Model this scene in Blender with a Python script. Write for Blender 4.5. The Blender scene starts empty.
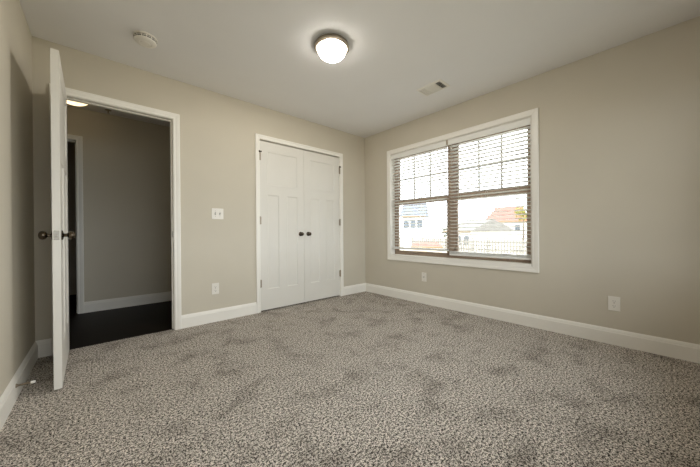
import bpy, bmesh, math, random
from mathutils import Vector, Matrix

# ------------------------------------------------------------------ camera, sky, exposure
C = bpy.context.scene.collection
scn = bpy.context.scene
YAW, PITCH, ROLL = 0.72678, -0.00395, -0.00671
CAM = Vector((-3.1478, -3.1740, 0.9383))
fwd = Vector((math.sin(YAW)*math.cos(PITCH), math.cos(YAW)*math.cos(PITCH), math.sin(PITCH)))
r0 = Vector((math.cos(YAW), -math.sin(YAW), 0)); u0 = r0.cross(fwd)
rgt = math.cos(ROLL)*r0 + math.sin(ROLL)*u0
upv = -math.sin(ROLL)*r0 + math.cos(ROLL)*u0
cd = bpy.data.cameras.new('camera'); cam = bpy.data.objects.new('camera', cd); C.objects.link(cam)
cd.sensor_width = 36.0; cd.lens = 279.46/700*36.0; cd.clip_start = 0.02; cd.clip_end = 400
cam.matrix_world = Matrix(((rgt.x, upv.x, -fwd.x, CAM.x), (rgt.y, upv.y, -fwd.y, CAM.y), (rgt.z, upv.z, -fwd.z, CAM.z), (0, 0, 0, 1)))
scn.camera = cam

SKY = 6.8          # overcast daylight
LAMP = 19.0        # glow of the bedroom lamp's glass bowl
BULB = 64.0       # the bulb inside it, in watts
HALL_LAMP = 3.0    # hallway lamp bowl
w = bpy.data.worlds.new('overcast_sky'); scn.world = w; w.use_nodes = True
nt = w.node_tree; nt.nodes.clear()
wo = nt.nodes.new('ShaderNodeOutputWorld'); bg = nt.nodes.new('ShaderNodeBackground')
tc = nt.nodes.new('ShaderNodeTexCoord'); ns = nt.nodes.new('ShaderNodeTexNoise'); cr = nt.nodes.new('ShaderNodeValToRGB')
ns.inputs['Scale'].default_value = 2.0; ns.inputs['Detail'].default_value = 4
cr.color_ramp.elements[0].position = 0.35; cr.color_ramp.elements[0].color = (0.86, 0.93, 1.0, 1)
cr.color_ramp.elements[1].position = 0.65; cr.color_ramp.elements[1].color = (1.0, 1.0, 1.0, 1)
nt.links.new(tc.outputs['Generated'], ns.inputs['Vector']); nt.links.new(ns.outputs['Fac'], cr.inputs['Fac'])
nt.links.new(cr.outputs['Color'], bg.inputs['Color']); bg.inputs['Strength'].default_value = SKY
nt.links.new(bg.outputs['Background'], wo.inputs['Surface'])
scn.view_settings.view_transform = 'Standard'
scn.view_settings.look = 'None'
scn.view_settings.gamma = 1.0
scn.view_settings.use_curve_mapping = False
scn.view_settings.exposure = 0.0
scn.cycles.max_bounces = 14; scn.cycles.diffuse_bounces = 8; scn.cycles.glossy_bounces = 4
scn.cycles.transparent_max_bounces = 16
scn.cycles.caustics_reflective = False; scn.cycles.caustics_refractive = False
scn.cycles.sample_clamp_indirect = 6.0
scn.cycles.use_denoising = True; scn.cycles.denoising_prefilter = 'NONE'; scn.cycles.denoising_input_passes = 'RGB_ALBEDO_NORMAL'
# sky portal in the window opening: only guides the sampling of the sky
pl = bpy.data.lights.new('window_sky_portal', 'AREA'); pl.shape = 'RECTANGLE'; pl.size = 1.78; pl.size_y = 1.44
pl.cycles.is_portal = True
po = bpy.data.objects.new('window_sky_portal', pl); C.objects.link(po)
po.location = (0.19, -1.4175, 1.337); po.rotation_euler = (0, math.pi/2, math.pi)
po.rotation_euler = Vector((-1, 0, 0)).to_track_quat('-Z', 'Y').to_euler()

pl2 = pl.copy(); pl2.size = 3.05; po2 = bpy.data.objects.new('window_sky_portal', pl2); C.objects.link(po2)
po2.location = (-1.87, -3.99, 1.337); po2.rotation_euler = Vector((0, 1, 0)).to_track_quat('-Z', 'Z').to_euler()

# ------------------------------------------------------------------ dimensions
H = 2.44; W = 3.53; DF = 3.8; WT = 0.085
DX0, DX1 = -3.385, -2.622       # bedroom doorway
KX0, KX1 = -1.750, -0.522       # closet opening
DH = 2.050                      # door opening height
WY0, WY1, WZ0, WZ1 = -2.31, -0.525, 0.612, 2.062   # window recess
HALLY = 1.455
FWX0, FWX1 = -3.40, -.34       # assumed unseen window behind the viewer, added and widened for frontal light

# ------------------------------------------------------------------ materials
def s2l(c): return tuple(((v/255)/12.92 if v/255 <= .04045 else ((v/255+.055)/1.055)**2.4) for v in c)
def mat(name, rgb, rough=.6, metal=0.0, var=0.0, vscale=8.0, bump=0.0, bscale=200.0, spec=.5, emit=None, estr=0):
    m = bpy.data.materials.new(name); m.use_nodes = True; t = m.node_tree
    b = t.nodes['Principled BSDF']
    col = s2l(rgb)
    b.inputs['Roughness'].default_value = rough; b.inputs['Metallic'].default_value = metal
    b.inputs['Specular IOR Level'].default_value = spec
    co = t.nodes.new('ShaderNodeTexCoord')
    n = t.nodes.new('ShaderNodeTexNoise'); n.inputs['Scale'].default_value = vscale; n.inputs['Detail'].default_value = 3
    t.links.new(co.outputs['Object'], n.inputs['Vector'])
    rp = t.nodes.new('ShaderNodeValToRGB')
    rp.color_ramp.elements[0].position = .3; rp.color_ramp.elements[1].position = .7
    rp.color_ramp.elements[0].color = tuple(v*(1-var) for v in col)+(1,)
    rp.color_ramp.elements[1].color = tuple(min(1, v*(1+var)) for v in col)+(1,)
    t.links.new(n.outputs['Fac'], rp.inputs['Fac']); t.links.new(rp.outputs['Color'], b.inputs['Base Color'])
    if bump:
        n2 = t.nodes.new('ShaderNodeTexNoise'); n2.inputs['Scale'].default_value = bscale; n2.inputs['Detail'].default_value = 2
        t.links.new(co.outputs['Object'], n2.inputs['Vector'])
        bp = t.nodes.new('ShaderNodeBump'); bp.inputs['Strength'].default_value = bump; bp.inputs['Distance'].default_value = .002
        t.links.new(n2.outputs['Fac'], bp.inputs['Height']); t.links.new(bp.outputs['Normal'], b.inputs['Normal'])
    if emit:
        b.inputs['Emission Color'].default_value = s2l(emit)+(1,); b.inputs['Emission Strength'].default_value = estr
    return m
M = {}
M['wall'] = mat('beige_wall_paint', (204, 197, 182), .75, var=.015, vscale=3, bump=.08, bscale=260, spec=.25)
M['ceil'] = mat('flat_ceiling_paint', (234, 233, 233), .9, var=.01, vscale=3, bump=.08, bscale=220, spec=.15)
M['trim'] = mat('white_trim_paint', (240, 237, 230), .42, var=.01, vscale=5)
M['door'] = mat('white_door_paint', (224, 221, 214), .42, var=.01, vscale=5)
M['plastic'] = mat('white_plastic', (230, 226, 218), .35, var=.01)
M['slat'] = mat('white_blind_slat', (236, 235, 231), .45, var=.01)
M['dark'] = mat('dark_slot', (22, 20, 18), .6)
M['nickel'] = mat('satin_nickel', (172, 160, 144), .36, 1.0, var=.05, vscale=30)
M['bronze'] = mat('antique_nickel_knob', (84, 75, 64), .2, 1.0, var=.08, vscale=40)
M['steel'] = mat('bright_steel', (150, 146, 138), .3, 1.0, var=.04, vscale=40)
M['frame'] = mat('tan_window_frame', (160, 140, 122), .5, var=.04, vscale=12)
M['muntin'] = mat('grey_tan_grille', (170, 164, 158), .5, var=.03)
M['cord'] = mat('white_cord', (225, 222, 214), .8)
M['rubber'] = mat('white_rubber', (225, 222, 215), .6)
M['hallwood'] = None
M['grass'] = mat('lawn', (158, 152, 136), .95, var=.2, vscale=1.5)
M['siding'] = mat('white_siding', (226, 222, 216), .7, var=.03)
M['siding2'] = mat('tan_siding', (205, 190, 172), .7, var=.03)
M['shingle'] = mat('grey_shingles', (116, 112, 107), .9, var=.12, vscale=3)
M['redroof'] = mat('red_shingles', (147, 93, 82), .9, var=.1, vscale=3)
M['blueroof'] = mat('blue_grey_shingles', (110, 116, 130), .9, var=.1, vscale=3)
M['gutter'] = mat('tan_gutter', (136, 113, 79), .6)
M['fence'] = mat('weathered_fence', (136, 130, 122), .85, var=.1, vscale=4)
M['leafy'] = mat('yellow_leaves', (140, 140, 62), .8, var=.25, vscale=6)
M['leafg'] = mat('grey_green_leaves', (105, 110, 90), .8, var=.25, vscale=6)
M['bark'] = mat('bark', (98, 84, 70), .9, var=.2, vscale=9)
M['winglass'] = mat('dark_window_glass', (85, 93, 102), .15)

def lamp_mat(name, rgb, strength):
    # translucent alabaster glass lit from inside: cloudy white
    m = bpy.data.materials.new(name); m.use_nodes = True; t = m.node_tree; b = t.nodes['Principled BSDF']
    co = t.nodes.new('ShaderNodeTexCoord'); n = t.nodes.new('ShaderNodeTexNoise'); n.inputs['Scale'].default_value = 9; n.inputs['Detail'].default_value = 3; n.inputs['Distortion'].default_value = 1.2
    t.links.new(co.outputs['Object'], n.inputs['Vector'])
    rp = t.nodes.new('ShaderNodeValToRGB'); c = s2l(rgb)
    rp.color_ramp.elements[0].position = .3; rp.color_ramp.elements[0].color = (c[0]*.72, c[1]*.66, c[2]*.55, 1)
    rp.color_ramp.elements[1].position = .5; rp.color_ramp.elements[1].color = c+(1,)
    t.links.new(n.outputs['Fac'], rp.inputs['Fac']); t.links.new(rp.outputs['Color'], b.inputs['Emission Color'])
    b.inputs['Base Color'].default_value = (.5, .49, .46, 1); b.inputs['Roughness'].default_value = .25
    b.inputs['Emission Strength'].default_value = strength
    # thin frosted glass: half of the bulb's light goes through it
    o = t.nodes['Material Output']; tr = t.nodes.new('ShaderNodeBsdfTransparent'); mx = t.nodes.new('ShaderNodeMixShader'); mx.inputs['Fac'].default_value = .5
    t.links.new(tr.outputs['BSDF'], mx.inputs[1]); t.links.new(b.outputs['BSDF'], mx.inputs[2]); t.links.new(mx.outputs['Shader'], o.inputs['Surface'])
    return m
M['lampglass'] = lamp_mat('lit_alabaster_glass', (255, 250, 242), LAMP)
M['halllamp'] = lamp_mat('lit_hall_lamp_glass', (255, 226, 176), HALL_LAMP)

def glass_mat():
    m = bpy.data.materials.new('clear_window_glass'); m.use_nodes = True; t = m.node_tree; t.nodes.clear()
    o = t.nodes.new('ShaderNodeOutputMaterial'); tr = t.nodes.new('ShaderNodeBsdfTransparent'); g = t.nodes.new('ShaderNodeBsdfGlossy')
    mx = t.nodes.new('ShaderNodeMixShader'); lw = t.nodes.new('ShaderNodeFresnel'); lw.inputs['IOR'].default_value = 1.3
    tr.inputs['Color'].default_value = (.96, .975, .97, 1); g.inputs['Roughness'].default_value = .02
    t.links.new(lw.outputs['Fac'], mx.inputs['Fac']); t.links.new(tr.outputs['BSDF'], mx.inputs[1]); t.links.new(g.outputs['BSDF'], mx.inputs[2])
    t.links.new(mx.outputs['Shader'], o.inputs['Surface'])
    return m
M['glass'] = glass_mat()

def carpet_mat():
    m = bpy.data.materials.new('flecked_grey_carpet'); m.use_nodes = True; t = m.node_tree; b = t.nodes['Principled BSDF']
    b.inputs['Roughness'].default_value = 1.0; b.inputs['Specular IOR Level'].default_value = .05
    co = t.nodes.new('ShaderNodeTexCoord')
    n = t.nodes.new('ShaderNodeTexNoise'); n.inputs['Scale'].default_value = 185; n.inputs['Detail'].default_value = 1; n.inputs['Roughness'].default_value = .6
    t.links.new(co.outputs['Object'], n.inputs['Vector'])
    nb = t.nodes.new('ShaderNodeTexNoise'); nb.inputs['Scale'].default_value = 85; nb.inputs['Detail'].default_value = 1
    t.links.new(co.outputs['Object'], nb.inputs['Vector'])
    mf = t.nodes.new('ShaderNodeMix'); mf.inputs['Factor'].default_value = .40
    t.links.new(n.outputs['Fac'], mf.inputs['A']); t.links.new(nb.outputs['Fac'], mf.inputs['B'])
    rp = t.nodes.new('ShaderNodeValToRGB'); e = rp.color_ramp.elements
    e[0].position = .41; e[0].color = s2l((52, 48, 44))+(1,)
    e[1].position = .575; e[1].color = s2l((234, 226, 216))+(1,)
    k = e.new(.5); k.color = s2l((163, 155, 147))+(1,)
    t.links.new(mf.outputs['Result'], rp.inputs['Fac'])
    # trodden patches where the pile lies over
    n2 = t.nodes.new('ShaderNodeTexNoise'); n2.inputs['Scale'].default_value = 4.6; n2.inputs['Detail'].default_value = 5; n2.inputs['Roughness'].default_value = .6
    t.links.new(co.outputs['Object'], n2.inputs['Vector'])
    r2 = t.nodes.new('ShaderNodeValToRGB'); r2.color_ramp.elements[0].position = .33; r2.color_ramp.elements[0].color = (.66, .65, .64, 1)
    r2.color_ramp.elements[1].position = .50; r2.color_ramp.elements[1].color = (1, 1, 1, 1)
    t.links.new(n2.outputs['Fac'], r2.inputs['Fac'])
    mx = t.nodes.new('ShaderNodeMix'); mx.data_type = 'RGBA'; mx.blend_type = 'MULTIPLY'; mx.inputs['Factor'].default_value = 1
    t.links.new(rp.outputs['Color'], mx.inputs['A']); t.links.new(r2.outputs['Color'], mx.inputs['B'])
    t.links.new(mx.outputs['Result'], b.inputs['Base Color'])
    bp = t.nodes.new('ShaderNodeBump'); bp.inputs['Strength'].default_value = .5; bp.inputs['Distance'].default_value = .004
    t.links.new(n.outputs['Fac'], bp.inputs['Height']); t.links.new(bp.outputs['Normal'], b.inputs['Normal'])
    return m
M['carpet'] = carpet_mat()

def wood_mat():
    m = bpy.data.materials.new('dark_hall_wood_floor'); m.use_nodes = True; t = m.node_tree; b = t.nodes['Principled BSDF']
    co = t.nodes.new('ShaderNodeTexCoord'); br = t.nodes.new('ShaderNodeTexBrick')
    br.inputs['Scale'].default_value = 1; br.inputs['Brick Width'].default_value = 1.2; br.inputs['Row Height'].default_value = .125; br.inputs['Mortar Size'].default_value = .0015
    br.inputs['Color1'].default_value = s2l((22, 14, 10))+(1,); br.inputs['Color2'].default_value = s2l((17, 11, 8))+(1,); br.inputs['Mortar'].default_value = s2l((14, 10, 8))+(1,)
    t.links.new(co.outputs['Object'], br.inputs['Vector']); t.links.new(br.outputs['Color'], b.inputs['Base Color'])
    b.inputs['Roughness'].default_value = .5; b.inputs['Specular IOR Level'].default_value = .12
    return m
M['hallwood'] = wood_mat()

# ------------------------------------------------------------------ mesh helpers
class MB:
    def __init__(s): s.bm = bmesh.new()
    def box(s, x0, x1, y0, y1, z0, z1, bev=0.0, seg=2):
        x0, x1 = min(x0, x1), max(x0, x1); y0, y1 = min(y0, y1), max(y0, y1); z0, z1 = min(z0, z1), max(z0, z1)
        vs = [s.bm.verts.new((x, y, z)) for x in (x0, x1) for y in (y0, y1) for z in (z0, z1)]
        fs = [s.bm.faces.new([vs[i] for i in q]) for q in ((0, 1, 3, 2), (4, 6, 7, 5), (0, 4, 5, 1), (2, 3, 7, 6), (0, 2, 6, 4), (1, 5, 7, 3))]
        if bev:
            es = list({e for f in fs for e in f.edges})
            bmesh.ops.bevel(s.bm, geom=es, offset=bev, segments=seg, profile=.5, affect='EDGES')
        return s
    def lathe(s, prof, mtx=None, n=32, cap0=True, cap1=True):
        # prof: (radius, height) along local +Z
        mtx = mtx or Matrix(); rings = []
        for r, h in prof:
            if r < 1e-6: rings.append([s.bm.verts.new(mtx @ Vector((0, 0, h)))])
            else: rings.append([s.bm.verts.new(mtx @ Vector((r*math.cos(2*math.pi*i/n), r*math.sin(2*math.pi*i/n), h))) for i in range(n)])
        for a, b in zip(rings, rings[1:]):
            for i in range(n):
                j = (i+1) % n
                if len(a) == 1 and len(b) == 1: continue
                if len(a) == 1: s.bm.faces.new((a[0], b[i], b[j]))
                elif len(b) == 1: s.bm.faces.new((a[i], b[0], a[j]))
                else: s.bm.faces.new((a[i], b[i], b[j], a[j]))
        if cap0 and len(rings[0]) > 1: s.bm.faces.new(rings[0])
        if cap1 and len(rings[-1]) > 1: s.bm.faces.new(rings[-1])
        return s
    def prism(s, pts, f0, f1):
        # extrude a closed outline (list of 2D) between two maps 2D->3D
        a = [s.bm.verts.new(f0(*p)) for p in pts]; b = [s.bm.verts.new(f1(*p)) for p in pts]
        n = len(pts)
        for i in range(n): s.bm.faces.new((a[i], a[(i+1) % n], b[(i+1) % n], b[i]))
        s.bm.faces.new(a); s.bm.faces.new(b)
        return s
    def sweep(s, corners, prof, mp, closed):
        # corners: (u, v, du, dv) with outward mitre dirs; prof: (offset, thickness); mp: (u,v,t)->xyz
        rings = [[s.bm.verts.new(mp(u+o*du, v+o*dv, t)) for o, t in prof] for u, v, du, dv in corners]
        k = len(rings); m = len(prof)
        for i in range(k if closed else k-1):
            a, b = rings[i], rings[(i+1) % k]
            for j in range(m): s.bm.faces.new((a[j], a[(j+1) % m], b[(j+1) % m], b[j]))
        if not closed: s.bm.faces.new(rings[0]); s.bm.faces.new(rings[-1])
        return s
    def build(s, name, m, parent=None, smooth=False, mtx=None, origin=None):
        bmesh.ops.recalc_face_normals(s.bm, faces=s.bm.faces)
        me = bpy.data.meshes.new(name)
        if mtx is not None: bmesh.ops.transform(s.bm, matrix=mtx, verts=s.bm.verts)
        if origin is not None: bmesh.ops.translate(s.bm, vec=-Vector(origin), verts=s.bm.verts)
        s.bm.to_mesh(me); s.bm.free()
        if smooth:
            for p in me.polygons: p.use_smooth = True
            me.set_sharp_from_angle(angle=math.radians(40))
        me.materials.append(m)
        o = bpy.data.objects.new(name, me); C.objects.link(o)
        if origin is not None: o.location = origin
        if parent: o.parent = parent
        return o
def tag(o, label, cat, group=None, kind=None):
    o['label'] = label; o['category'] = cat
    if group: o['group'] = group
    if kind: o['kind'] = kind
    return o
def struct(o, label=None, cat=None):
    o['kind'] = 'structure'
    if label: o['label'] = label; o['category'] = cat
    return o
def empty(name, loc, label, cat, group=None, rz=0):
    o = bpy.data.objects.new(name, None); C.objects.link(o); o.location = loc; o.rotation_euler = (0, 0, rz); o.empty_display_size = .05
    return tag(o, label, cat, group)
def axis_m(loc, d):
    return Matrix.Translation(loc) @ Vector(d).to_track_quat('Z', 'Y').to_matrix().to_4x4()

# ------------------------------------------------------------------ room shell
b = MB(); b.box(-W-.12, .16, -DF-.16, 0.0, -.12, 0); b.box(DX0, DX1, 0, .035, -.12, 0)
struct(b.build('floor', M['carpet']), 'flecked grey-brown cut pile carpet with trodden patches', 'carpet')
b = MB().box(-W-.12, .16, -DF-.16, .0, H, H+.12)
struct(b.build('ceiling', M['ceil']), 'flat pale grey bedroom ceiling', 'ceiling')
b = MB(); b.box(-W-.12, DX0, 0, WT, -.1, H+.1); b.box(DX0, DX1, 0, WT, DH, H+.1); b.box(DX1, KX0, 0, WT, -.1, H+.1)
b.box(KX0, KX1, 0, WT, DH, H+.1); b.box(KX1, .16, 0, WT, -.1, H+.1)
struct(b.build('wall_back', M['wall']), 'beige wall with the open doorway and the white closet doors', 'wall')
b = MB().box(-W-.12, -W, -DF, 0, -.1, H+.1)
struct(b.build('wall_left', M['wall']), 'shaded beige wall behind the open door', 'wall')
b = MB(); b.box(-W-.12, FWX0, -DF-.16, -DF, -.1, H+.1); b.box(FWX1, .16, -DF-.16, -DF, -.1, H+.1); b.box(FWX0, FWX1, -DF-.16, -DF, -.1, WZ0); b.box(FWX0, FWX1, -DF-.16, -DF, WZ1, H+.1)
struct(b.build('wall_front', M['wall']), 'beige wall opposite the closet, behind the viewer', 'wall')
T = .16
b = MB(); b.box(0, T, WY1, 0, -.1, H+.1); b.box(0, T, -DF, WY0, -.1, H+.1); b.box(0, T, WY0, WY1, -.1, WZ0); b.box(0, T, WY0, WY1, WZ1, H+.1)
struct(b.build('wall_right', M['wall']), 'beige wall with the double window', 'wall')
# closet cavity behind the double doors
b = MB(); b.box(KX0-.25, KX0-.2, WT, .8, -.1, H); b.box(KX1+.2, KX1+.25, WT, .8, -.1, H); b.box(KX0-.25, KX1+.25, .75, .8, -.1, H); b.box(KX0-.25, KX1+.25, WT, .8, H, H+.05)
struct(b.build('wall_closet', M['wall']), 'inside walls of the closet', 'wall')
struct(MB().box(KX0-.25, KX1+.25, 0.001, .8, -.1, -.002).build('floor_closet', M['carpet']), 'carpet inside the closet', 'carpet')
# hallway
HX0, HX1 = -5.0, -2.03
b = MB(); b.box(HX0, HX1, .035, HALLY+1.6, -.12, -.006)
struct(b.build('floor_hall', M['hallwood']), 'very dark wood floor of the hallway', 'floor')
b = MB(); b.box(HX0, HX1, WT, HALLY+1.6, H, H+.12)
struct(b.build('ceiling_hall', M['ceil']), 'dim hallway ceiling', 'ceiling')
AX0, AX1 = -4.13, -3.365
b = MB(); b.box(AX1, HX1, HALLY, HALLY+.12, -.1, H+.1); b.box(HX0, AX0, HALLY, HALLY+.12, -.1, H+.1); b.box(AX0, AX1, HALLY, HALLY+.12, DH, H+.1)
struct(b.build('wall_hall', M['wall']), 'dim beige hallway wall seen through the doorway', 'wall')
b = MB(); b.box(HX1, HX1+.1, WT, HALLY+1.6, -.1, H+.1); b.box(HX0-.1, HX0, 0, HALLY+1.6, -.1, H+.1); b.box(HX0, HX1, HALLY+1.5, HALLY+1.6, -.1, H+.1); b.box(-3.2, -3.1, HALLY+.12, HALLY+1.5, -.1, H+.1); b.box(HX0, -W-.12, 0, WT, -.1, H+.1)
struct(b.build('wall_hall_end', M['wall']), 'end walls of the hallway and the dark room beyond it', 'wall')

# baseboards
BP = [(0, 0), (.015, 0), (.015, .100), (.0115, .104), (.0115, .110), (.0085, .119), (.004, .127), (0, .13)]
def baseb(name, p0, p1, nrm, label):
    p0 = Vector(p0); p1 = Vector(p1); n = Vector(nrm)
    o = MB().prism(BP, lambda t, z: p0+n*t+Vector((0, 0, z)), lambda t, z: p1+n*t+Vector((0, 0, z))).build(name, M['trim'])
    return struct(o, label, 'baseboard')
baseb('baseboard_back_left', (-W, 0, 0), (-3.444, 0, 0), (0, -1, 0), 'short white baseboard between the left corner and the open door')
baseb('baseboard_back_middle', (-2.566, 0, 0), (-1.797, 0, 0), (0, -1, 0), 'white baseboard between the doorway and the closet')
baseb('baseboard_back_right', (-.474, 0, 0), (0, 0, 0), (0, -1, 0), 'short white baseboard between the closet and the room corner')
baseb('baseboard_left', (-W, -DF, 0), (-W, 0, 0), (1, 0, 0), 'shaded white baseboard along the left wall')
baseb('baseboard_right', (0, -DF, 0), (0, 0, 0), (-1, 0, 0), 'long white baseboard under the window')
baseb('baseboard_front', (-W, -DF, 0), (0, -DF, 0), (0, 1, 0), 'white baseboard behind the viewer')
baseb('baseboard_hall', (-3.31, HALLY, -.006), (HX1, HALLY, -.006), (0, -1, 0), 'dim white baseboard along the hallway wall')

# casings: (offset from opening edge, thickness)
CP = [(.0, 0), (.0, .011), (.008, .014), (.020, .0135), (.034, .017), (.050, .019), (.056, .017), (.056, 0)]
def jamb(b, x0, x1, y0, y1, h, t=.018):
    b.box(x0-.0, x0+t, y0, y1, 0, h); b.box(x1-t, x1, y0, y1, 0, h); b.box(x0+t, x1-t, y0, y1, h-t, h)
def door_trim(name, x0, x1, h, y, ny, prof, label, stop=None, depth=(0, WT), z0=0):
    b = MB()
    mp = lambda u, v, t: Vector((u, y+ny*t, v))
    b.sweep([(x0, z0, -1, 0), (x0, h, -1, 1), (x1, h, 1, 1), (x1, z0, 1, 0)], prof, mp, False)
    if stop is not None:
        st, dp = stop
        b.box(x0, x0+.012, st, st+dp, z0, h); b.box(x1-.012, x1, st, st+dp, z0, h); b.box(x0+.012, x1-.012, st, st+dp, h-.012, h)
        # jamb lining
        b.box(x0-.004, x0+.003, depth[0], depth[1], z0, h+.004); b.box(x1-.003, x1+.004, depth[0], depth[1], z0, h+.004); b.box(x0+.003, x1-.003, depth[0], depth[1], h-.003, h+.004)
    return struct(b.build(name, M['trim']), label, 'door trim')
tr1 = door_trim('trim_1', DX0, DX1, DH, 0, -1, CP, 'white casing and jamb around the open doorway to the hallway', stop=(.042, .032))
b = MB(); b.box(DX1-.0045, DX1-.0030, .006, .034, .90, .96, .0006); b.box(DX1-.006, DX1-.0040, .012, .026, .915, .945)
b.build('strike_plate', M['bronze'], tr1)
CPK = [(o*.047/.056, t) for o, t in CP]
CPK = CPK[:-2] + [(.047, .017), (.047, 0)]
door_trim('trim_2', KX0, KX1, DH, 0, -1, CP[:5]+[(.044, .018), (.05, .016), (.05, 0)], 'white casing around the closet double doors', stop=(.050, .030))
door_trim('trim_3', AX0, AX1, DH, HALLY, -1, CP, 'dim white casing of the dark doorway across the hallway', stop=(HALLY+.045, .03), depth=(HALLY, HALLY+.12), z0=-.006)
# window casing + recess lining
WC = [(.0, 0), (.0, .012), (.006, .014), (.018, .0135), (.032, .0165), (.046, .0185), (.054, .017), (.054, 0)]
WC = [(o*.058/.054, t) for o, t in WC]
def window_trim(name, a0, a1, mtx, label):
    b = MB(); mp = lambda u, v, t: Vector((-t, u, v))
    b.sweep([(a0-.005, WZ0-.018, -1, -1), (a0-.005, WZ1+.001, -1, 1), (a1-.008, WZ1+.001, 1, 1), (a1-.008, WZ0-.018, 1, -1)], WC, mp, True)
    b.box(-.013, .088, a0, a1, WZ0-.02, WZ0+.004, .003)
    b.box(0, .088, a1-.006, a1+.002, WZ0, WZ1); b.box(0, .088, a0-.002, a0+.006, WZ0, WZ1); b.box(0, .088, a0, a1, WZ1-.006, WZ1+.002)
    struct(b.build(name, M['trim'], mtx=mtx), label, 'window trim')
FRONT = Matrix(((0, 1, 0, 0), (-1, 0, 0, -DF), (0, 0, 1, 0), (0, 0, 0, 1)))     # local x outward -> world -y
window_trim('trim_4', WY0, WY1, Matrix(), 'white picture-frame casing and sill around the double window')
window_trim('trim_6', FWX0, FWX1, FRONT, 'white casing around the added unseen window behind the viewer')

# ------------------------------------------------------------------ doors
def leaf_mesh(wd, ht, th, xs, zs, panels, inset=.012, depth=.007):
    """panelled leaf: x 0..wd, y 0..th, z 0..ht; panels = list of (i0,i1,j0,j1) cell ranges"""
    bm = bmesh.new(); nx, nz = len(xs), len(zs)
    g = {}
    for s, y in ((0, 0.0), (1, th)):
        for i, x in enumerate(xs):
            for j, z in enumerate(zs): g[s, i, j] = bm.verts.new((x, y, z))
    cell = {}
    for s in (0, 1):
        for i in range(nx-1):
            for j in range(nz-1):
                q = [g[s, i, j], g[s, i+1, j], g[s, i+1, j+1], g[s, i, j+1]]
                if s: q.reverse()
                cell[s, i, j] = bm.faces.new(q)
    for i in range(nx-1):
        bm.faces.new((g[0, i, 0], g[1, i, 0], g[1, i+1, 0], g[0, i+1, 0])); bm.faces.new((g[0, i, nz-1], g[0, i+1, nz-1], g[1, i+1, nz-1], g[1, i, nz-1]))
    for j in range(nz-1):
        bm.faces.new((g[0, 0, j], g[0, 0, j+1], g[1, 0, j+1], g[1, 0, j])); bm.faces.new((g[0, nx-1, j], g[1, nx-1, j], g[1, nx-1, j+1], g[0, nx-1, j+1]))
    bmesh.ops.recalc_face_normals(bm, faces=bm.faces)
    for s in (0, 1):
        for i0, i1, j0, j1 in panels:
            fs = [cell[s, i, j] for i in range(i0, i1) for j in range(j0, j1)]
            bmesh.ops.inset_region(bm, faces=fs, thickness=.004, depth=-depth*.35, use_even_offset=True)
            bmesh.ops.inset_region(bm, faces=fs, thickness=inset-.004, depth=-depth*.65, use_even_offset=True)
    return bm
def craftsman(wd, ht, th, stile, mid):
    pw = (wd-2*stile-mid)/2
    xs = [0, stile, stile+pw, stile+pw+mid, wd-stile, wd]; zs = [0, .245, 1.385, 1.50, ht-.115, ht]
    mb = MB(); mb.bm.free(); mb.bm = leaf_mesh(wd, ht, th, xs, zs, [(1, 2, 1, 2), (3, 4, 1, 2), (1, 4, 3, 4)])
    return mb
KNOB = [(.0305, 0), (.0305, .003), (.027, .0065), (.014, .009), (.0105, .012), (.0105, .020), (.012, .025), (.019, .029), (.0245, .035), (.0265, .043), (.0250, .051), (.0205, .0575), (.012, .0615), (0, .0625)]
def knob(parent, loc, d, m, k=1.0):
    MBk = MB().lathe([(r*k, h*k) for r, h in KNOB], axis_m(loc, d), 28)
    return MBk.build('door_knob', m, parent, smooth=True)
def hinge(parent, x, y, z, sx, m, ln=.09):
    """butt hinge with its barrel standing proud of the face at (x, y)"""
    b = MB()
    for k in range(5):
        z0 = z-ln/2+k*ln/5
        b.lathe([(.0062, z0+.0006), (.0068, z0+.0016), (.0068, z0+ln/5-.0016), (.0062, z0+ln/5-.0006)], Matrix.Translation((x, y, 0)), 14)
    b.lathe([(.004, z+ln/2), (.0055, z+ln/2+.003), (.003, z+ln/2+.007), (0, z+ln/2+.0075)], Matrix.Translation((x, y, 0)), 12)
    b.lathe([(0, z-ln/2-.005), (.0045, z-ln/2-.003), (.0045, z-ln/2)], Matrix.Translation((x, y, 0)), 12)
    b.box(x, x+sx*.018, y+.004, y+.0065, z-ln/2, z+ln/2)
    return b.build('hinge', m, parent, smooth=True)
# closet leaves (closed, opening into the room); faces flush just inside the casing
lw_ = (KX1-KX0)/2-.0045
for nm, x0, hx, kx, sx, lab in (('door_2', KX0+.003, KX0+.0005, -1.191, 1, 'left leaf of the white panelled closet doors'), ('door_3', KX1-.003-lw_, KX1-.0005, -1.074, -1, 'right leaf of the white panelled closet doors')):
    d = craftsman(lw_, 2.018, .035, .098, .108).build(nm, M['door'], origin=None)
    d.location = (x0, .004, .015)
    struct(d, lab, 'door')
    L = Vector(d.location)
    knob(d, Vector((kx, .004, .922))-L, (0, -1, 0), M['bronze'], .92)
    for z in (1.845, 1.087, .338):
        h = hinge(d, hx-L.x, -.008-L.y+0.0, z-L.z, sx, M['nickel'])
        if z > 1.8:
            b = MB(); p = Vector((hx, -.008, 1.900))-L
            b.lathe([(.0075, -.012), (.0095, -.008), (.0095, .008), (.0075, .012)], Matrix.Translation(p), 14)
            b.lathe([(.004, 0), (.004, .016), (.0085, .017), (.0085, .023), (.006, .025)], axis_m(p, (sx*.75, -.66, 0)), 12)
            b.lathe([(.004, 0), (.004, .010), (.007, .011), (.007, .015)], axis_m(p, (-sx*.8, -.4, 0)), 12)
            s_ = b.build('hinge_pin_stop', M['bronze'], h, smooth=True)
# bedroom door, swung about ninety degrees into the room
th = .0355; DW = .757
d = craftsman(DW, 2.032, th, .115, .115).build('door_1', M['door'])
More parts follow.
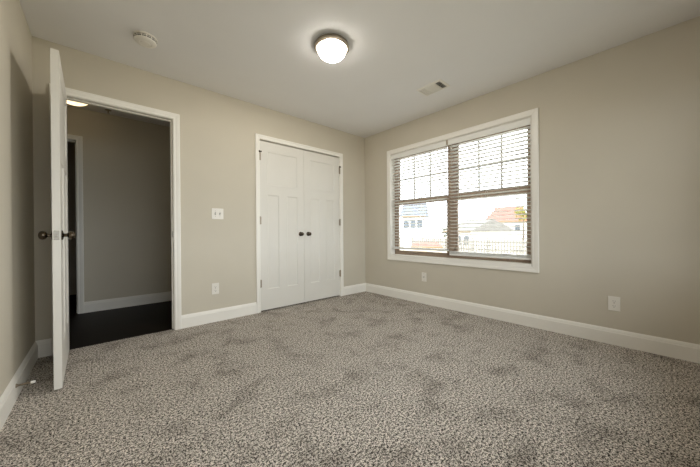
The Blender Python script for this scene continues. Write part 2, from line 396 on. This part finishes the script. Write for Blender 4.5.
# local x runs from hinge to latch; local y 0 = room-side face when closed
ang = -math.radians(90-1.2)
d.location = (DX0+.0025, -.0035, .011)
d.rotation_euler = (0, 0, ang)
struct(d, 'white three-panel bedroom door standing wide open with knobs on both faces', 'door')
kl = DW-.065
knob(d, Vector((kl, 0, .922)), (0, -1, 0), M['bronze'])
knob(d, Vector((kl, th, .922)), (0, 1, 0), M['bronze'])
b = MB(); b.box(DW-.0005, DW+.0014, th/2-.0125, th/2+.0125, .922-.028, .922+.028, .0006); b.box(DW, DW+.009, th/2-.006, th/2+.006, .922-.009, .922+.009, .002)
for z in (-.021, .021): b.lathe([(.0032, 0), (.0028, .0008), (0, .001)], axis_m((DW+.0012, th/2, .922+z), (1, 0, 0)), 10)
b.build('latch_plate', M['steel'], d)
for z in (1.84, 1.08, .33): hinge(d, -.002, -.004, z, 1, M['nickel'])

# ------------------------------------------------------------------ windows (two double-hung units)
FX0, FX1 = .090, .158
def bar_frame(b, x0, x1, y0, y1, z0, z1, wl, wr, wb, wt, bev=.003):
    b.box(x0, x1, y0, y0+wl, z0, z1, bev); b.box(x0, x1, y1-wr, y1, z0, z1, bev); b.box(x0, x1, y0+wl, y1-wr, z0, z0+wb, bev); b.box(x0, x1, y0+wl, y1-wr, z1-wt, z1, bev)
def window_unit(name, y0, y1, mx_, lab):
    b = MB(); bar_frame(b, FX0, FX1, y0, y1, WZ0, WZ1, .036, .036, .028, .026)
    b.box(FX0+.012, FX0+.018, y0+.03, y0+.042, WZ0+.02, WZ1-.02); b.box(FX0+.012, FX0+.018, y1-.042, y1-.03, WZ0+.02, WZ1-.02)
    fr = b.build(name, M['frame'], mtx=mx_); struct(fr, lab, 'window')
    zm = 1.362; a0, a1 = y0+.037, y1-.037
    b = MB(); bar_frame(b, .128, .152, a0, a1, zm-.03, WZ1-.025, .034, .034, .04, .022); us = b.build('upper_sash', M['frame'], fr, mtx=mx_)
    g0, g1, gz0, gz1 = a0+.034, a1-.034, zm+.01, WZ1-.047
    MB().box(.138, .142, g0-.004, g1+.004, gz0-.004, gz1+.004).build('pane', M['glass'], us, mtx=mx_)
    b = MB()
    for i in (1, 2):
        yy = g0+(g1-g0)*i/3; b.box(.130, .137, yy-.011, yy+.011, gz0, gz1, .002)
    zz = (gz0+gz1)/2; b.box(.1305, .1365, g0, g1, zz-.011, zz+.011, .002)
    b.build('grille', M['muntin'], us, mtx=mx_)
    b = MB(); bar_frame(b, .100, .125, a0, a1, WZ0+.027, zm+.036, .034, .034, .034, .062); ls = b.build('lower_sash', M['frame'], fr, mtx=mx_)
    MB().box(.110, .114, a0+.03, a1-.03, WZ0+.057, zm-.022).build('pane', M['glass'], ls, mtx=mx_)
    b = MB(); yc = (y0+y1)/2; b.box(.1005, .122, yc-.03, yc+.03, zm+.036, zm+.042, .002); b.lathe([(.011, 0), (.011, .009), (.008, .012)], Matrix.Translation((.112, yc, zm+.042)), 16); b.box(.104, .112, yc-.004, yc+.035, zm+.047, zm+.053, .002)
    b.build('sash_lock', M['frame'], ls, mtx=mx_)
def window_pair(n, a0, a1, mx_, labs, tname, tlab):
    mid = a1-(a1-a0)*.5055
    window_unit('window_%d' % n, mid, a1, mx_, labs[0]); window_unit('window_%d' % (n+1), a0, mid, mx_, labs[1])
    # cover strip over the joint between the two units
    struct(MB().box(FX0-.006, FX0, mid-.028, mid+.028, WZ0+.004, WZ1-.006, .002).build(tname, M['frame'], mtx=mx_), tlab, 'window trim')
window_pair(1, WY0, WY1, Matrix(), ('left half of the double window, tan double-hung unit with a grille in its upper sash', 'right half of the double window, tan double-hung unit with a grille in its upper sash'), 'trim_5', 'tan cover strip between the two window units')
window_pair(3, FWX0, FWX1, FRONT, ('right half of the added unseen window behind the viewer', 'left half of the added unseen window behind the viewer'), 'trim_7', 'tan cover strip of the added unseen window behind the viewer')  # unseen pair, added to light the room from the front

# ------------------------------------------------------------------ blinds
def slat_mesh(y0, y1, z, tilt, bx=.043):
    b = MB(); pts = []
    n = 6; hw = .0245
    top = []; bot = []
    for i in range(n+1):
        s = -1+2*i/n; x = s*hw; c = .0022*(1-s*s)
        xr = x*math.cos(tilt)-c*math.sin(tilt); zr = x*math.sin(tilt)+c*math.cos(tilt)
        top.append((bx+xr, z+zr+.0014)); bot.append((bx+xr, z+zr-.0014))
    return b.prism(top+bot[::-1], lambda u, v: Vector((u, y0, v)), lambda u, v: Vector((u, y1, v)))
random.seed(4)
def blind(y0, y1, zrail, nstack, lab):
    root = empty('window_blind', (.043, (y0+y1)/2, 2.0), lab, 'blind', 'white slatted blinds in the double window')
    o = Vector(root.location)
    T_ = Matrix.Translation(-o)
    b = MB(); b.box(.016, .068, y0, y1, 2.005, 2.050, .002); b.build('head_rail', M['slat'], root, mtx=T_)
    b = MB(); b.prism([(.004, 1.988), (.013, 1.988), (.014, 1.994), (.014, 2.046), (.012, 2.053), (.006, 2.053), (.002, 2.046), (.0035, 2.020), (.002, 1.996)], lambda u, v: Vector((u, y0-.002, v)), lambda u, v: Vector((u, y1+.002, v)))
    b.build('valance', M['slat'], root, mtx=T_)
    b = MB(); b.box(.018, .068, y0, y1, zrail, zrail+.020, .004, 3); b.build('bottom_rail', M['slat'], root, mtx=T_)
    ztop = 1.972; z = zrail+.020+.005
    for i in range(nstack):
        slat_mesh(y0, y1, z, 0).build('slat', M['slat'], root, mtx=T_); z += .0075
    z0 = z+.034; n = round((ztop-z0)/.0415); pitch = (ztop-z0)/n
    for i in range(n+1):
        slat_mesh(y0+.001, y1-.001, z0+i*pitch, math.radians(-9+random.uniform(-1, 1))).build('slat', M['slat'], root, mtx=T_)
    for f in (.14, .5, .86):
        b = MB(); yy = y0+(y1-y0)*f
        for xx in (.0185, .0675): b.box(xx-.0006, xx+.0006, yy-.001, yy+.001, zrail+.01, 2.006)
        b.build('ladder_cord', M['cord'], root, mtx=T_)
    return root
bl = blind(-1.402, WY1-.012, .698, 1, 'white slatted blind over the left half of the window, its bottom rail hanging slightly higher')
br_ = blind(WY0+.010, -1.432, .652, 4, 'white slatted blind over the right half of the window, with slats stacked at its bottom')
o = Vector(br_.location)
b = MB().lathe([(.003, 0), (.003, -.03), (.006, -.035), (.006, -.055), (.003, -.06)], Matrix.Translation((.009, -1.47, 1.985)), 10); b.build('tilt_tassel', M['cord'], br_, smooth=True, mtx=Matrix.Translation(-o))
b = MB(); b.box(.003, .06, -1.4295, -1.4045, 2.0, 2.056, .001)
tag(b.build('blind_bracket', M['nickel']), 'small dull metal bracket between the tops of the two blinds', 'bracket')

# ------------------------------------------------------------------ ceiling fixtures
LX, LY = -1.762, -1.412
t = empty('ceiling_lamp', (LX, LY, H), 'round flush ceiling lamp with a lit glass bowl and brushed nickel rim in the bedroom', 'lamp')
MB().lathe([(.0, 0), (.126, 0), (.130, -.004), (.130, -.010), (.1335, -.014), (.1385, -.022), (.1395, -.029), (.1365, -.034), (.1300, -.0355), (.1285, -.039), (.1240, -.041), (.1190, -.039), (.112, -.030)], None, 56, True, False).build('rim', M['nickel'], t, smooth=True)
dome = [(.113, -.032)]+[(.1135*math.cos(a)**.85, -.039-.080*math.sin(a)) for a in [i*math.pi/2/14 for i in range(14)]]+[(0, -.119)]
MB().lathe(dome, None, 56, False, False).build('glass_bowl', M['lampglass'], t, smooth=True)
MB().lathe([(.0, -.1185), (.010, -.1190), (.0115, -.122), (.0075, -.125), (.0055, -.128), (.0075, -.132), (.004, -.136), (0, -.137)], None, 20).build('finial', M['bronze'], t, smooth=True)
bu = bpy.data.lights.new('bulb', 'POINT'); bu.energy = BULB; bu.color = s2l((255, 249, 240)); bu.shadow_soft_size = .025
bo = bpy.data.objects.new('bulb', bu); C.objects.link(bo); bo.location = (0, 0, -.034); bo.parent = t
# smoke detector
t = empty('smoke_detector', (-2.885, -.540, H), 'round white smoke detector on the ceiling above the open door', 'smoke detector')
MB().lathe([(0, 0), (.074, 0), (.076, -.004), (.076, -.010), (.073, -.012)], None, 40).build('mounting_base', M['plastic'], t, smooth=True)
MB().lathe([(.066, -.011), (.071, -.014), (.072, -.022), (.069, -.0235), (.069, -.0290), (.071, -.0305), (.068, -.040), (.058, -.046), (.040, -.048), (.0385, -.0465), (.030, -.0465), (.0285, -.049), (0, -.050)], None, 40).build('cover', M['plastic'], t, smooth=True)
b = MB()
for i in range(14):
    a = 2*math.pi*i/14; mm = Matrix.Rotation(a, 4, 'Z')
    bb = MB().box(.0655, .0695, -.0125, .0125, -.0288, -.0238); bb.box(.0690, .0728, -.0110, .0110, -.0192, -.0162); bmesh.ops.transform(bb.bm, matrix=mm, verts=bb.bm.verts)
    me = bpy.data.meshes.new('tmp'); bb.bm.to_mesh(me); bb.bm.free(); b.bm.from_mesh(me); bpy.data.meshes.remove(me)
b.build('vent_slots', M['dark'], t)
# air register
VX0, VX1, VY0, VY1 = -.650, -.452, -1.715, -1.432
t = empty('ceiling_vent', ((VX0+VX1)/2, (VY0+VY1)/2, H), 'white rectangular air register with louvres in the ceiling near the window', 'vent')
o = Vector(t.location); T_ = Matrix.Translation(-o)
b = MB(); b.sweep([(VX0+.022, VY0+.022, -1, -1), (VX0+.022, VY1-.022, -1, 1), (VX1-.022, VY1-.022, 1, 1), (VX1-.022, VY0+.022, 1, -1)], [(0, .0005), (0, .009), (.006, .009), (.020, .004), (.022, .0005)], lambda u, v, tt: Vector((u, v, H-tt)), True)
b.box(VX0+.022, VX1-.022, VY0+.078, VY0+.083, H-.008, H-.0006); b.box(VX0+.022, VX1-.022, VY1-.083, VY1-.078, H-.008, H-.0006)
b.build('frame', M['plastic'], t, mtx=T_)
MB().box(VX0+.022, VX1-.022, VY0+.022, VY1-.022, H-.0012, H-.0004).build('duct_shade_sheet', M['dark'], t, mtx=T_)  # flat sheet, its dark colour stands in for the shade inside the duct
def louvre(cx, cy, lx, ly, tilt, axis):
    b = MB().box(-lx/2, lx/2, -ly/2, ly/2, -.0005, .0005)
    return b.build('louvre', M['plastic'], t, mtx=T_ @ Matrix.Translation((cx, cy, H-.0052)) @ Matrix.Rotation(tilt, 4, axis))
xm = (VX0+VX1)/2; lw2 = VX1-VX0-.046
for i in range(4): louvre(xm, VY0+.030+i*.0135, lw2, .009, math.radians(38), 'X')
for i in range(4): louvre(xm, VY1-.030-i*.0145, lw2, .0100, math.radians(-24), 'X')
for i in range(9): louvre(VX0+.032+i*.0168, (VY0+VY1)/2, .0120, VY1-VY0-.168, math.radians(28), 'Y')

# ------------------------------------------------------------------ wall plates
def plate(b, w_, h_): b.box(-w_/2, w_/2, -.0055, 0, -h_/2, h_/2, .0022, 2)
def screws(t, zs, xs=(0,)):
    for x in xs:
        for z in zs: MB().lathe([(.0032, 0), (.0028, .0008), (0, .001)], axis_m((x, -.0052, z), (0, -1, 0)), 10).build('screw', M['nickel'], t)
def duplex(t, m=M['plastic']):
    for z in (.0195, -.0195):
        pts = [(.0172*math.cos(a), max(-.0142, min(.0142, .0172*math.sin(a)))) for a in [2*math.pi*i/28 for i in range(28)]]
        f = MB().prism(pts, lambda u, v: Vector((u, -.0050, z+v)), lambda u, v: Vector((u, -.0074, z+v))).build('socket_face', m, t)
        b = MB(); b.box(-.0073, -.0053, -.0080, -.0072, z-.002, z+.0070); b.box(.0053, .0073, -.0080, -.0072, z-.0014, z+.0062)
        b.lathe([(.0026, 0), (.0026, .0007)], axis_m((0, -.0072, z-.0082), (0, -1, 0)), 12); b.build('slots', M['dark'], f)
# double switch
t = empty('light_switch', (-2.219, 0, 1.146), 'white double-gang switch plate with two toggles on the wall right of the doorway', 'light switch')
b = MB(); plate(b, .118, .116); b.build('plate', M['plastic'], t)
for x in (-.023, .023):
    MB().box(x-.0055, x+.0055, -.0060, -.0050, -.0125, .0125).build('toggle_slot', M['dark'], t)
    bb = MB().box(-.0042, .0042, -.016, 0, -.0055, .0055, .0015); bb.build('toggle', M['plastic'], t, mtx=Matrix.Translation((x, -.0045, 0)) @ Matrix.Rotation(math.radians(24), 4, 'X'))
screws(t, (.030, -.030), (-.023, .023))
# outlet by the doorway with a small plug-in on it
t = empty('wall_outlet', (-2.248, 0, .350), 'white outlet low on the wall between the doorway and the closet', 'outlet')
b = MB(); plate(b, .072, .116); b.build('plate', M['plastic'], t); duplex(t); screws(t, (0,))
# outlet on the window wall
t = empty('wall_outlet', (0, -2.899, .338), 'white outlet on the window wall, right of the window near the picture edge', 'outlet', rz=-math.pi/2)
b = MB(); plate(b, .074, .118); b.build('plate', M['plastic'], t); duplex(t); screws(t, (0,))
# small plate under the window
t = empty('cable_plate', (0, -1.087, .349), 'small white wall plate low under the left half of the window', 'wall plate', rz=-math.pi/2)
b = MB(); plate(b, .070, .116); b.build('plate', M['plastic'], t)
b = MB().lathe([(.0075, 0), (.0075, .003), (.005, .0032), (.005, .010), (.0044, .0105)], axis_m((0, -.005, 0), (0, -1, 0)), 16); b.build('jack', M['steel'], t); screws(t, (.042, -.042))
# spring door stop on the left baseboard
t = empty('door_stop', (-W+.0145, -.745, .086), 'spring door stop with a white tip on the left baseboard behind the open door', 'door stop')
MB().lathe([(.011, 0), (.011, .003), (.007, .006), (.0045, .010)], axis_m((0, 0, 0), (1, 0, 0)), 18).build('base', M['nickel'], t, smooth=True)
prof = [(.0042, .008)]
for i in range(22):
    h = .009+i*.0022; prof += [(.0050, h), (.0056, h+.0007), (.0050, h+.0014), (.0044, h+.0018)]
MB().lathe(prof, axis_m((0, 0, 0), (1, 0, 0)), 14).build('spring', M['nickel'], t, smooth=True)
MB().lathe([(.0062, .056), (.0078, .057), (.0080, .070), (.0070, .0735), (.004, .075), (0, .0752)], axis_m((0, 0, 0), (1, 0, 0)), 18).build('rubber_tip', M['rubber'], t, smooth=True)

# ------------------------------------------------------------------ hallway fixtures
t = empty('hall_ceiling_lamp', (-3.365, 1.05, H), 'lit round ceiling lamp in the hallway, partly hidden by the door head', 'lamp')
MB().lathe([(0, 0), (.12, 0), (.14, -.012), (.142, -.024), (.135, -.028)], None, 40).build('rim', M['nickel'], t, smooth=True)
MB().lathe([(.132, -.024)]+[(.134*math.cos(a), -.028-.075*math.sin(a)) for a in [i*math.pi/2/10 for i in range(10)]]+[(0, -.103)], None, 40, False, False).build('glass_bowl', M['halllamp'], t, smooth=True)
t = empty('ceiling_fixture', (-3.075, 1.30, H), 'tiny brownish fixture on the dim hallway ceiling beyond the doorway', 'fixture')
MB().lathe([(0, 0), (.032, 0), (.032, -.003), (.018, -.007), (.010, -.008)], None, 24).build('escutcheon', M['nickel'], t, smooth=True)
MB().lathe([(.008, -.007), (.008, -.022), (.004, -.024), (.004, -.034), (.014, -.035), (.014, -.037), (0, -.038)], None, 18).build('head', M['nickel'], t, smooth=True)

# ------------------------------------------------------------------ outside
GZ = -1.8
tag(MB().box(-60, 140, -80, 160, GZ-.2, GZ).build('lawn', M['grass']), 'pale green lawn stretching away outside the window', 'lawn', kind='structure')
def house(loc, rz, lx, ly, wh, rh, ov, mw, mr, lab, nwin=4, hip=1.2):
    t = empty('house', (loc[0], loc[1], GZ), lab, 'house', rz=rz)
    MB().box(-lx/2, lx/2, -ly/2, ly/2, 0, wh).build('wall', mw, t)
    a, c = lx/2+ov, ly/2+ov
    b = MB(); v = [b.bm.verts.new(p) for p in ((-a, -c, wh), (a, -c, wh), (a, c, wh), (-a, c, wh), (0, -c+hip, wh+rh), (0, c-hip, wh+rh))]
    for q in ((0, 1, 2, 3), (0, 4, 5, 3), (1, 2, 5, 4), (0, 1, 4), (2, 3, 5)): b.bm.faces.new([v[i] for i in q])
    b.build('roof', mr, t)
    b = MB(); b.box(-a-.1, -a, -c, c, wh-.12, wh+.02); b.build('gutter', M['gutter'], t)
    for i in range(nwin):
        y = -ly/2+ly*(i+.5)/nwin
        f = MB().box(-lx/2-.05, -lx/2, y-.5, y+.5, wh-2.0, wh-.6).build('window', M['siding'], t)
        MB().box(-lx/2-.06, -lx/2-.051, y-.42, y+.42, wh-1.92, wh-.68).build('pane', M['winglass'], f)
    return t
house((39, 15.2), math.radians(-18), 8, 4.4, 2.8, 1.75, .5, M['siding'], M['shingle'], 'white house with grey hipped roof and tan gutter behind the fence', 3, .3)
house((58, 17.6), math.radians(10), 9, 6.4, 4.6, 3.1, .5, M['siding'], M['redroof'], 'house with a faded red roof behind the grey-roofed house', 3, 1.5)
house((66, 5.5), math.radians(0), 8, 9, 5.4, 3.0, .5, M['siding'], M['blueroof'], 'house with a blue-grey roof at the right edge of the window', 3, .2)
house((37, 25.2), math.radians(28), 5, 3.2, 5.3, 2.4, .5, M['siding'], M['blueroof'], 'tall narrow house with a blue-grey roof seen in the left window', 3, .2)
house((28, 17.2), math.radians(35), 3, 3.4, .9, .5, .2, M['siding2'], M['redroof'], 'low tan shed with a reddish roof seen in the left window', 2, .4)
def tree(x, y, zc, r, mleaf, lab, n=420, seed=1):
    t = empty('tree', (x, y, GZ), lab, 'tree')
    h = zc-GZ
    MB().lathe([(.16, 0), (.12, h*.4), (.06, h*.8), (0, h)], None, 10).build('trunk', M['bark'], t, smooth=True)
    rnd = random.Random(seed); b = MB()
    for i in range(n):
        u = Vector((rnd.gauss(0, 1), rnd.gauss(0, 1), rnd.gauss(0, .8))); u = u.normalized()*r*rnd.random()**.4
        c = Vector((0, 0, h))+u; s = r*.14
        q = Matrix.Rotation(rnd.uniform(0, 6.28), 3, 'Z') @ Matrix.Rotation(rnd.uniform(0, 3.14), 3, 'X')
        b.bm.faces.new([b.bm.verts.new(c+q @ Vector(p)) for p in ((-s, 0, 0), (0, -s*.6, 0), (s, 0, 0), (0, s*.6, 0))])
    b.build('crown', mleaf, t)
tree(48, 12.0, 3.9, 1.3, M['leafy'], 'yellow-leaved tree by the red-roofed house', seed=2)
tree(43, 22.5, 1.0, 1.3, M['leafg'], 'grey-green tree between the two window halves', seed=3)
tree(52, 35.0, 1.4, 1.4, M['leafg'], 'grey-green tree low in the left window', seed=5)
# fence
t = empty('yard_fence', (33, 11, GZ), 'weathered board fence with gaps in front of the grey-roofed house', 'fence')
for i in range(12):
    y = -9+i*1.9; MB().box(-.06, .06, y-.06, y+.06, 0, 1.85).build('post', M['fence'], t)
b = MB(); rnd = random.Random(9)
for i in range(62):
    y = -8.9+i*.335; b.box(-.10, -.065, y, y+.20, .1, 1.72+rnd.uniform(-.03, .03))
b.build('boards', M['fence'], t)
b = MB(); b.box(-.062, .0, -9, 12, .35, .45); b.box(-.062, .0, -9, 12, 1.3, 1.4); b.build('rails', M['fence'], t)
